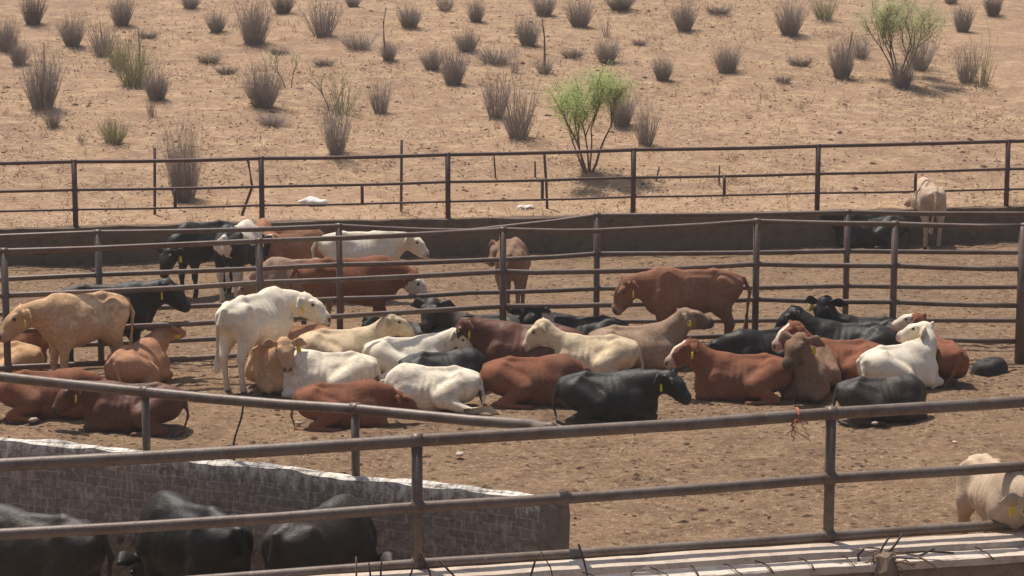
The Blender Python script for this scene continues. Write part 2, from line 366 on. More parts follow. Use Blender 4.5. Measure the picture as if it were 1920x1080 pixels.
# ------------------------------------------------------------------ fences
def fence(name, label, nodes, mt, rr, extra=None, cat='fence'):
    """nodes: (ground Vector, [rail heights], has_post, post_top)"""
    r = empty(name, nodes[len(nodes)//2][0], label=label, cat=cat); o0 = r.location.copy()
    def rel(p): return Vector(p)-o0
    nr = len(nodes[0][1])
    for k in range(nr):
        pts = []
        for i, nd in enumerate(nodes):
            p = Vector((nd[0].x, nd[0].y-.0, nd[1][k]))
            if i:
                a = pts[-1]
                for t in (.33, .66):
                    m_ = a.lerp(rel(p), t); m_.z -= .006+random.uniform(0, .010); pts.append(m_)
            pts.append(rel(p))
        MB().tube(pts, rr[k], 12).obj('rail', mt, r)
    for nd in nodes:
        if not nd[2]: continue
        g = rel(nd[0]); top = nd[3] if nd[3] else nd[1][0]; w_ = nd[4] if len(nd) > 4 else .042
        b_ = MB(); b_.tube([(g.x, g.y+.004, g.z-.3), (g.x, g.y+.004, top-o0.z)], w_, 12)
        for z_ in nd[1][:nr]: b_.tube([(g.x-.05, g.y, z_-o0.z), (g.x+.05, g.y, z_-o0.z)], rr[0]+.009, 10)
        b_.obj('post', mt, r)
    if extra: extra(r, rel)
    return r
# front pipe fence of the big pen (L) and the one behind it (U)
Lt = [(-520, 492, 575, 645, 714, 1), (16, 471, 554, 621, 689, 1), (490, 452, 530, 600, 664, 1), (943, 431, 509, 574, 641, 1), (1118, 433, 509, 572, 636, 0),
      (1415, 415, 495, 561, 628, 1), (1672, 420, 498, 566, 633, 1), (1912, 424, 504, 573, 640, 1)]
nodes = []
for i, (x, a, b, c, d, post) in enumerate(Lt):
    g = P(x, d+36); nodes.append((g, [zat(g.y, y) for y in (a, b, c, d)], bool(post), None, .075 if x == 1912 else .048))
fence('pipe_fence', 'tall four rail pipe fence right behind the resting herd, ending in a thick post', nodes, M['midpipe'], [.037]*4)
Lend = nodes[-1]
# stretch beyond the thick end post runs on out of the picture
g2 = P(2500, 700); fence('pipe_fence', 'short stretch of pipe fence running off to the right from the thick end post', [(Lend[0]+Vector((.15, 0, 0)), Lend[1], False, None), (g2, [zat(g2.y, y) for y in (436, 520, 590, 658)], True, None)], M['midpipe'], [.037]*4)
Ut = [(-450, 458, 540, 604, 668, 1), (190, 436, 515, 581, 645, 1), (638, 424, 496, 560, 622, 1), (880, 433, 489, 549, 612, 0), (1118, 404, 476, 541, 603, 1), (1584, 398, 471, 536, 598, 1), (2050, 401, 472, 538, 600, 1)]
nodes = []
for x, a, b, c, d, post in Ut:
    g = P(x, d+36); nodes.append((g, [zat(g.y, y) for y in (a, b, c, d)], bool(post), None, .046))
fence('pipe_fence', 'second tall pipe fence, parallel behind the first, sagging in its top rail near the middle', nodes, M['midpipe'], [.035]*4)
# fence standing on the retaining wall
Bt = [(-560, 316, 368, 406), (-212, 310, 362, 399), (140, 303, 356, 393), (491, 297, 350, 385), (840, 290, 341, 378), (1187, 281, 333, 369), (1532, 274, 326, 362), (1888, 265, 317, 355), (2240, 256, 309, 347)]
nodes = []
for x, a, b, c in Bt:
    X0 = (x-960)/FP*42.5*1.0; Yw = float(wall_y(X0))+.13; d = ray(x, 400); X0 = d.x/d.y*Yw; Yw = float(wall_y(X0))+.13
    nodes.append((Vector((X0, Yw, float(wall_z(X0)))), [zat(Yw, y) for y in (a, b, c)], True, None, .05))
def stubs(r, rel):
    for x, (ya, yb) in ((328, (354, 388)), (679, (346, 381)), (1017, (337, 373)), (1358, (330, 365)), (1716, (322, 358)), (-30, (358, 394))):
        d = ray(x, 360); Yq = float(wall_y(d.x/d.y*42))+.13; X0 = d.x/d.y*Yq
        MB().tube([rel((X0, Yq, zat(Yq, ya))), rel((X0, Yq, zat(Yq, yb)))], .03, 8).obj('brace', M['rust'], r)
fence('pipe_fence', 'rusty three rail fence standing on top of the retaining wall below the slope', nodes, M['rust'], [.036, .028, .021], stubs)
# feed trough line + near fence
Nt = [(-760, 925, 1054, 1172, 1172), (-32, 874, 1004, 1116, 1115), (783, 826, 951, 1058, 1063), (1553, 775, 897, 1006, 1013), (2323, 722, 842, 950, 966)]
TZ = .50
nodes = []
for x, a, b, c, base in Nt:
    g = P(x, base, TZ); nodes.append((g, [zat(g.y, y) for y in (a, b, c)], True, None, .048))
def collar(r, rel):
    g = P(1055, 1044, TZ); z = zat(g.y, 935); MB().tube([rel((g.x-.07, g.y, z-.004)), rel((g.x+.05, g.y, z+.002))], .06, 10).obj('coupling', M['pipe'], r)
fence('pipe_fence', 'nearest three rail steel pipe fence along the concrete feed trough at the bottom', nodes, M['pipe'], [.056, .05, .05], collar)
NF = [(n[0].x, n[0].y) for n in nodes]
def off(pts, d): return [(x, y+d) for x, y in pts]
tr = empty('feed_trough', (NF[2][0], NF[2][1], 0), label='long pale concrete feed trough under the nearest fence', cat='feed trough')
def relp(pts): return [(x-tr.location.x, y-tr.location.y) for x, y in pts]
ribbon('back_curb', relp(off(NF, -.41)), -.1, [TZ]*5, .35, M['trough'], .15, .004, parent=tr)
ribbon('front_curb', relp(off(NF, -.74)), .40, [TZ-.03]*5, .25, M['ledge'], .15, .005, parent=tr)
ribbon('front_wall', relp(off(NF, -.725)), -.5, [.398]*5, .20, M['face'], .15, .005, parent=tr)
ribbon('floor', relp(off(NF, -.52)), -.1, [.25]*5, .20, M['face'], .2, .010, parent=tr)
# whitewashed curved brick wall and the fence on top of it
BW = [(-420, 800), (-150, 814), (0, 828), (150, 840), (275, 857), (500, 879), (667, 899), (850, 919), (970, 934), (1058, 950)]
ZW = .80
bpts = [P(x, y, ZW) for x, y in BW]
bwall = empty('brick_wall', (bpts[4].x, bpts[4].y, 0), label='curved whitewashed brick wall at the lower left, lime crusted along its top', cat='wall')
bl = bwall.location
mp = bpts[:-1]+[bpts[-2].lerp(bpts[-1], .5)]
ribbon('masonry', [(p.x-bl.x, p.y-bl.y) for p in mp], -.65, [ZW+.005*random.uniform(-1, 1) for _ in mp], .14, M['brick'], .05, .016, True, bwall)
pa, pb = bpts[-2], bpts[-1]
pl = ribbon('end_pillar', [(pa.x+(pb.x-pa.x)*.45-bl.x, pa.y+(pb.y-pa.y)*.45-.03-bl.y), (pb.x-.09-bl.x, pb.y-.03-bl.y)], -.65, [ZW-.01, ZW-.01], .18, M['pillar'], .04, .02, True, bwall)
nodes = []
for x, yt, base, post in ((-500, 660, 796, 1), (-117, 690, 818, 1), (275, 735, 857, 1), (667, 767, 899, 1), (1000, 796, 938, 0)):
    g = P(x, base, ZW); g.y += .1; g.x += .1*(x-960)/FP; nodes.append((g, [zat(g.y, yt)], bool(post), None, .04))
nodes.append((Vector((P(1035, 1046, TZ).x, P(1035, 1046, TZ).y+.09, 0)), [zat(P(1035, 1046, TZ).y+.09, 803)], False, None))
fence('wall_top_rail', 'single steel handrail on short posts standing on the brick wall, meeting the nearest fence', nodes, M['pipe'], [.052], cat='railing')
# hanging wire
g = P(440, 872, ZW)
tag(MB().tube([PY(458, 752, g.y+.1), PY(452, 785, g.y+.1), PY(441, 818, g.y+.1), PY(438, 832, g.y+.1), PY(439, 855, g.y+.1), PY(438, 882, g.y+.08)], .011, 6).obj('wire', M['wire']), 'dark kinked wire hanging from the handrail down to the brick wall', 'wire')

# ------------------------------------------------------------------ cattle
def rcone(Pt, a, b, ra, rb, side=None, k=1.0):
    a = np.array(a, float); b = np.array(b, float); ba = b-a; L = ba@ba+1e-9
    t = np.clip(((Pt-a)@ba)/L, 0, 1); v = Pt-(a+t[..., None]*ba)
    if side is not None:
        s = np.array(side, float); s /= np.linalg.norm(s); v = v+((v@s)*(k-1))[..., None]*s
    return np.sqrt((v*v).sum(-1))-(ra+(rb-ra)*t)
def smin(a, b, k):
    h = np.clip(.5+.5*(b-a)/k, 0, 1); return b*(1-h)+a*h-k*h*(1-h)
def surfnets(F, org, h):
    ins = F < 0; nx, ny, nz = F.shape
    cs = np.zeros((nx-1, ny-1, nz-1, 3)); cnt = np.zeros((nx-1, ny-1, nz-1))
    C = [(i, j, k) for i in (0, 1) for j in (0, 1) for k in (0, 1)]
    def sub(A, c): return A[c[0]:nx-1+c[0], c[1]:ny-1+c[1], c[2]:nz-1+c[2]]
    for a in C:
        for ax in range(3):
            if a[ax]: continue
            b = list(a); b[ax] = 1
            fa, fb = sub(F, a), sub(F, b); cr = (fa < 0) != (fb < 0)
            t = np.where(cr, fa/np.where(cr, fa-fb, 1), 0)
            for q in range(3): cs[..., q] += cr*(a[q]+(t if q == ax else 0))
            cnt += cr
    act = cnt > 0; idx = -np.ones(act.shape, int); ii = np.argwhere(act); idx[act] = np.arange(len(ii))
    V = (ii+cs[act]/cnt[act][:, None])*h+org
    Fs = []
    for ax in range(3):
        s1 = [slice(None)]*3; s2 = [slice(None)]*3; s1[ax] = slice(0, -1); s2[ax] = slice(1, None)
        A, B = ins[tuple(s1)], ins[tuple(s2)]; e = np.argwhere(A != B); u, v = (ax+1) % 3, (ax+2) % 3
        e = e[(e[:, u] > 0) & (e[:, v] > 0) & (e[:, u] < F.shape[u]-1) & (e[:, v] < F.shape[v]-1)]
        du = np.zeros(3, int); du[u] = 1; dv = np.zeros(3, int); dv[v] = 1
        g = lambda d: idx[tuple((e-d).T)]
        q = np.stack([g(du+dv), g(dv), g(0*du), g(du)], 1); fl = A[tuple(e.T)]
        q[~fl] = q[~fl][:, ::-1]; Fs.append(q)
    return V, np.concatenate(Fs)
def dirv(yaw, pitch): y, p = R(yaw), R(pitch); return np.array([math.cos(y)*math.cos(p), math.sin(y)*math.cos(p), math.sin(p)])
def rot2(y, z, a): return y*math.cos(a)-z*math.sin(a), y*math.sin(a)+z*math.cos(a)

def cow_body(lying, ny, npt, hy, hp, side=1, legout=0, thin=1.6, tailsw=0, stride=0, xf=.88, hs=.022):
    """signed distance field of one animal in local space (x forward, y its left), returns verts, faces, head frame"""
    xs = np.arange(-1.12, 1.62, hs); ys = np.arange(-.95, .96, hs); zs = np.arange(-.12, 1.62 if not lying else 1.25, hs)
    # head frame first
    z0 = -.60 if lying else 0
    nb = np.array([.50*xf, 0, 1.03+z0+(.03 if lying else 0)]); hd = 1.2
    nl = .20
    if lying and npt > 5: npt = npt+(20 if npt >= 28 else 15)
    if lying and npt > 40: nl = .215
    d1 = dirv(ny*.45, npt*.8); d2 = dirv(ny, npt); mid = nb+d1*nl; poll = mid+d2*(nl+.02)
    f = dirv(ny+hy, hp); up0 = np.array([0, 0, 1.0]); sd = np.cross(up0, f); sd /= np.linalg.norm(sd); up = np.cross(f, sd)
    if poll[2]-.0 < .2: poll[2] = .2
    muz = poll+f*.42-up*.07
    if muz[2] < .07: poll[2] += .07-muz[2]
    Hf = lambda x, y, z: poll+(f*x*.88+sd*y+up*z)*hd
    ends = [poll, Hf(.46, 0, -.1), Hf(0, .3, 0), Hf(0, -.3, 0)]
    lo = np.min(ends, 0)-.12; hi = np.max(ends, 0)+.12
    x0, x1 = min(-.98, lo[0]), max(.85, hi[0]); y0, y1 = min(-.52, lo[1]), max(.52, hi[1]); zt = max(1.32+z0+.05, hi[2])
    if legout: x0 = -1.3
    xs = np.arange(x0, x1, hs); ys = np.arange(y0, y1, hs); zs = np.arange(-.1, zt, hs)
    X, Y, Z = np.meshgrid(xs, ys, zs, indexing='ij'); Pt = np.stack([X, Y, Z], -1)
    roll = R(13)*side if lying else 0
    # torso profile
    px = [-.80, -.74, -.62, -.44, -.2, .05, .28, .46, .60, .70]
    px = [q*xf for q in px]
    cz = [1.00, 1.00, .985, .965, .93, .905, .90, .925, .95, .97]
    hh = [.02, .14, .22, .262, .295, .33, .345, .335, .26, .06]
    hw = [.02, .11, .185, .225, .25, .275, .265, .215, .16, .05]
    if lying: hh = [a*.97 for a in hh]; hw = [a*1.03 for a in hw]
    cza, hha, hwa = np.interp(xs, px, cz)[:, None, None]+z0, np.interp(xs, px, hh)[:, None, None], np.interp(xs, px, hw)[:, None, None]
    # soften the interpolation
    ker = np.array([1, 2, 3, 2, 1])/9.
    def sm(a): b = np.pad(a.ravel(), 2, mode='edge'); return np.convolve(b, ker, 'valid')[:, None, None]
    cza, hha, hwa = sm(cza), sm(hha), sm(hwa)
    yy, zz = (Y, Z-cza)
    if lying: yy, zz = Y*math.cos(roll)+zz*math.sin(roll), -Y*math.sin(roll)+zz*math.cos(roll)
    zq = np.where(zz > 0, zz*(1+.0*zz), zz)
    wsc = hwa*(1+(.16*np.clip(-zz/np.maximum(hha, .05), 0, 1) if lying else 0))*(1-.22*np.clip(zz/np.maximum(hha, .05), 0, 1)**1.5*thin)
    rr = np.sqrt((yy/np.maximum(wsc, .02))**2+(zq/np.maximum(hha, .02))**2)
    D = (rr-1)*np.minimum(wsc, hha)*.92
    D = np.where((X < -.80*xf), np.sqrt(((X+.80*xf))**2+.0004)+np.maximum(D, -.05)+.03, D)
    D = np.where((X > .70*xf), np.maximum(D, X-.70*xf), D)
    def T(p):                                             # torso-attached point, rolled
        p = (p[0]*xf, p[1], p[2])
        if not lying: return np.array(p, float)
        y, z = p[1], p[2]-.93; y2, z2 = rot2(y, z, -0*roll); c = z0+.93
        return np.array([p[0], y*math.cos(roll)-z*math.sin(roll), c+y*math.sin(roll)+z*math.cos(roll)])
    def add(a, b, ra, rb, k=.05, sdv=None, kk=1.0):
        nonlocal D; D = smin(D, rcone(Pt, a, b, ra, rb, sdv, kk), k)
    # spine, hips, pins, shoulder blades
    add(T((-.74, 0, 1.135)), T((-.35, 0, 1.225)), .045, .05, .07); add(T((-.35, 0, 1.222)), T((.2, 0, 1.205)), .035, .035, .07)
    add(T((.2, 0, 1.20)), T((.48, 0, 1.235)), .04, .06, .08)
    for s in (-1, 1):
        add(T((-.45, s*.18, 1.15)), T((-.41, s*.185, 1.12)), .046, .035, .06); add(T((-.74, s*.085, 1.08)), T((-.7, s*.10, 1.05)), .045, .05, .06)
        add(T((.36, s*.11, 1.13)), T((.50, s*.17, .86)), .06, .10, .10, (0, 1, 0), 1.0)
    # hollow flanks behind the ribs
    for s in (-1, 1):
        c = T((-.27, s*.33, 1.06)); D = -smin(-D, (np.sqrt(((Pt-c)**2*np.array([1, 1.6, 1])).sum(-1))-.115*thin), .07)
    ribs = .0055*thin*np.sin(X*68+Z*10)*np.clip(1-np.abs((X-.08)/.26), 0, 1)*np.clip(1-np.abs((Z-z0-.98)/.25), 0, 1); D = D-ribs
    # neck
    sv = (-math.sin(R(ny)), math.cos(R(ny)), 0)
    add(T((.36, 0, 1.03)), nb+d1*.02, .24, .185, .10, (0, 1, 0), 1.35); add(nb, mid, .21, .175, .08, sv, 1.3); add(mid, poll-f*.02-up*.04, .175, .13, .07, sv, 1.3)
    add(T((.56, 0, .80)), nb+d1*.15-np.array([0, 0, .08]), .12, .07, .1, sv, 1.6)        # brisket and dewlap
    # head
    add(Hf(.02, 0, -.01), Hf(.17, 0, -.03), .112, .104, .05, tuple(sd), .98); add(Hf(.17, 0, -.03), Hf(.325, 0, -.075), .098, .076, .05, tuple(sd), .95)
    add(Hf(.03, 0, -.10), Hf(.28, 0, -.125), .100, .058, .05, tuple(sd), 1.12); add(Hf(.33, 0, -.085), Hf(.355, 0, -.10), .080, .068, .03, tuple(sd), .82)
    for s in (-1, 1):
        add(Hf(.10, s*.080, .03), Hf(.15, s*.082, .015), .042, .038, .03)
        e0, e1, e2 = Hf(-.01, s*.09, .01), Hf(-.03, s*.19, -.01), Hf(-.025, s*.285, -.05)
        en = f*.75+up*.5; add(e0, e1, .040, .082, .02, tuple(en), 2.5); add(e1, e2, .082, .030, .02, tuple(en), 2.5)
    def addx(a, b, *r): add((a[0]*xf, a[1], a[2]), (b[0]*xf, b[1], b[2]), *r)
    # legs
    if not lying:
        for s in (-1, 1):
            st = stride*s
            addx((-.52, s*.12, .98), (-.44, s*.16, .76), .19, .13, .09, (0, 1, 0), 1.35); addx((-.44, s*.16, .78), (-.60+st, s*.14, .50), .125, .058, .07)
            addx((-.60+st, s*.14, .50), (-.565+st*1.3, s*.13, .17), .048, .034, .04); addx((-.565+st*1.3, s*.13, .17), (-.52+st*1.3, s*.13, .03), .040, .046, .03)
            addx((.44, s*.13, .86), (.40, s*.15, .64), .14, .088, .08, (0, 1, 0), 1.3); addx((.40, s*.15, .64), (.43-st*.8, s*.13, .36), .078, .050, .05)
            addx((.43-st*.8, s*.13, .36), (.41-st, s*.13, .13), .042, .032, .03); addx((.41-st, s*.13, .14), (.445-st, s*.13, .03), .038, .046, .03)
        tz = (-.80, 0, 1.14); t1 = (-.90, .02*tailsw, .95); t2 = (-.86, .06*tailsw, .62); t3 = (-.84, .09*tailsw, .36)
        addx(tz, t1, .036, .026, .02); addx(t1, t2, .026, .020, .02); addx(t2, t3, .024, .046, .02)
    else:
        for s in (-1, 1):
            near = (s == -side) # rolled towards -side: hind legs come out on the other side
            addx((.44, s*.13, .32), (.38, s*.25, .16), .14, .09, .07); addx((.38, s*.25, .15), (.70, s*.19, .09), .075, .055, .05)
            addx((.68, s*.19, .085), (.46, s*.25, .045), .045, .036, .03)
        s = side; addx((.1, 0, .16), (.56, 0, .19), .26, .19, .08)
        addx((-.52, s*.12, .40), (-.18, s*.30, .26), .21, .135, .09); addx((-.50, -s*.10, .36), (-.30, -s*.24, .2), .20, .15, .08)
        if legout:
            addx((-.2, s*.30, .22), (-.62, s*.45, .12), .11, .06, .06); addx((-.62, s*.45, .10), (-.98, s*.50, .16), .05, .042, .03); addx((-.98, s*.50, .15), (-1.12, s*.52, .06), .05, .045, .03)
        else:
            addx((-.18, s*.30, .22), (-.52, s*.39, .10), .11, .062, .06); addx((-.52, s*.40, .07), (-.16, s*.44, .045), .048, .036, .03); addx((-.16, s*.44, .045), (-.06, s*.44, .04), .042, .04, .02)
        addx((-.79, 0, .46), (-.86, s*.12, .24), .034, .022, .03); addx((-.86, s*.12, .24), (-.80, s*.24, .05), .021, .019, .02); addx((-.80, s*.24, .05), (-.68, s*.36, .02), .024, .036, .02)
    V, F = surfnets(D, np.array([xs[0], ys[0], zs[0]]), hs)
    n = fbm(V[:, 0]*8, V[:, 1]*8, V[:, 2]*8, 5, 3)*.0045; V = V+n[:, None]
    Hc = V-poll; H = np.stack([Hc@f/.88, Hc@sd, Hc@up], 1)/hd
    return V, F, H, Hf, z0
COL = dict(apricot=(.50, .255, .145), rust=(.27, .115, .062), fawn=(.56, .42, .30), cream=(.70, .545, .36), white=(.86, .745, .575), tan=(.62, .375, .205), ginger=(.37, .17, .092), red=(.235, .082, .042), dred=(.125, .042, .024),
           brown=(.085, .042, .027), black=(.0075, .0070, .0070), grey=(.26, .15, .095), dun=(.37, .245, .165), sooty=(.030, .021, .017))
CG = {}
def cow(label, loc, h, pose, sc, ny, npt, hy, hp, colr, pat='plain', tags='', side=1, legout=0, thin=1.6, tailsw=0, stride=0, xf=.88, group=None, cat='cow'):
    lying = pose == 'L'
    if lying: sc *= .93
    V, F, H, Hf, z0 = cow_body(lying, ny, npt, hy, hp, side, legout, thin, tailsw, stride, xf)
    loc = Vector((loc.x, loc.y, float(pen_z(np.array([loc.x]), np.array([loc.y]))[0])-.005*(1 if not lying else 4)))
    r = empty('cow', loc, R(h), label=label, cat=cat, group=group or ('cattle lying in the pen' if lying else 'cattle standing in the pens'))
    r.scale = (sc, sc, sc)
    c = np.tile(np.array(COL[colr]), (len(V), 1)); sd_ = int(abs(loc.x*100))+3
    n1 = fbm(V[:, 0]*2.6, V[:, 1]*2.6, V[:, 2]*2.6, sd_, 3); n2 = fbm(V[:, 0]*8, V[:, 1]*8, V[:, 2]*8, sd_+5, 3)
    W = np.array([.76, .66, .54])
    onhead = (H[:, 0] > -.06) & (H[:, 0] < .5) & (np.abs(H[:, 1]) < .3) & (np.abs(H[:, 2]+.04) < .17)
    def put(m, cc): m = np.clip(m, 0, 1)[:, None]; c[:] = c*(1-m)+np.array(cc)*m
    put(np.clip(n1*.8, 0, .12 if colr in ('white', 'cream') else .35), np.array(COL[colr])*.62)
    put(np.clip(n2*.5, 0, .3), np.minimum(np.array(COL[colr])*1.35, .85))
    if pat in ('curly',): put((n2 > .25)*(V[:, 2] > .9)*(V[:, 0] < .3)*.6, (.80, .58, .36))
    if pat in ('pied',):
        put((n1 > -.08).astype(float), W); put((V[:, 2] < .55+z0).astype(float)*.8, W)
    if pat in ('dirty',): n3 = fbm(V[:, 0]*16, V[:, 1]*16, V[:, 2]*16, sd_+9, 3); put(np.clip((n3+n1*.7-.12)*3, 0, 1)*np.clip((V[:, 2]-z0-.62)*4, 0, 1)*.32, (.40, .27, .16))
    if colr in ('tan', 'ginger', 'red', 'dun', 'grey'): put(np.clip((H[:, 0]-.02)*3, 0, 1)*onhead*.3, np.array(COL[colr])*.5)
    muzz = onhead & (H[:, 0] > .335+.02*n2)
    dark = colr in ('black', 'sooty', 'brown', 'dred')
    if pat == 'whiteface': put((onhead & (H[:, 0] > .04+.03*n2) & (np.abs(H[:, 1]) < .14)).astype(float), W)
    if pat == 'blaze': put((onhead & (np.abs(H[:, 1]) < .035+.012*n2) & (H[:, 0] > .03) & (H[:, 2] > -.1)).astype(float), W); put((onhead & (H[:, 0] > .29)).astype(float), (.55, .36, .29))
    if pat == 'darkface': put((onhead & (H[:, 0] > .16)).astype(float)*.6, np.array(COL[colr])*.35)
    put(muzz*(.9 if dark else .55), (.025, .02, .018) if dark else (.42, .27, .21) if pat != 'darkface' else (.05, .04, .035))
    nost = onhead & (H[:, 0] > .34) & (np.abs(np.abs(H[:, 1])-.036) < .02) & (np.abs(H[:, 2]+.07) < .022); put(nost*.85, (.02, .015, .012))
    eyer = onhead & (np.hypot(H[:, 0]-.125, H[:, 2]-.018) < .026) & (np.abs(H[:, 1]) > .06); put(eyer*.45, np.array(COL[colr])*.3)
    ear = onhead & (np.abs(H[:, 1]) > .15)
    if not dark: put(ear*.45, np.array(COL[colr])*.45)
    if 'w' in tags: put(ear*(n2 > -.1)*(H[:, 2] < .0)*.9, (.62, .55, .47))
    hoof = V[:, 2] < (.06 if not lying else .0); put(hoof*.85, (.05, .04, .032))
    put(np.clip((-V[:, 0]-.35)*2.2, 0, 1)*np.clip((n1+.25)*1.3, 0, 1)*(.12 if dark else .38)*(V[:, 2] < .95+z0), (.20, .125, .08))      # dung dried on the hindquarters
    if lying: put(np.clip((.20-V[:, 2])/.2, 0, 1)*.22*(n2+.6), (.24, .155, .10))             # dust on the side lain upon
    put(np.clip(n1*1.2-.15, 0, 1)*(.02 if dark else .12)*(V[:, 2] > .3), (.30, .20, .13))                          # dried mud patches
    o = mesh_obj('body', V, F, M['coatd' if dark else 'coatw' if colr in ('white', 'cream', 'fawn') else 'coat'], r)
    a = o.data.color_attributes.new('Col', 'FLOAT_COLOR', 'POINT'); a.data.foreach_set('color', np.concatenate([c, np.ones((len(c), 1))], 1).astype(np.float32).ravel())
    for s in (-1, 1):
        MB().ball(Hf(.125, s*.108, .018), .023, 8, 6).obj('eye', M['eye'], r)
        if (s == 1 and 'l' in tags) or (s == -1 and 'r' in tags):
            e = Vector(Hf(.03, s*.185, -.04)); fw = Vector(Hf(1, 0, 0))-Vector(Hf(0, 0, 0)); sd = Vector(Hf(0, 1, 0))-Vector(Hf(0, 0, 0)); u = Vector((0, 0, 1)); q = fw*.012
            sd2 = (sd*.8+fw*.35*s).normalized()
            pts = [e+sd2*.018, e-sd2*.018, e-sd2*.036-u*.035, e-sd2*.036-u*.085, e+sd2*.036-u*.085, e+sd2*.036-u*.035]
            V2 = [p+q for p in pts]+[p-q for p in pts]; F2 = [(0,1,2,3,4,5), (11,10,9,8,7,6)]+[(i, i+6, (i+1) % 6+6, (i+1) % 6) for i in range(6)]
            mesh_obj('ear_tag', [tuple(v) for v in V2], F2, M['tag'], r, False)
    return r
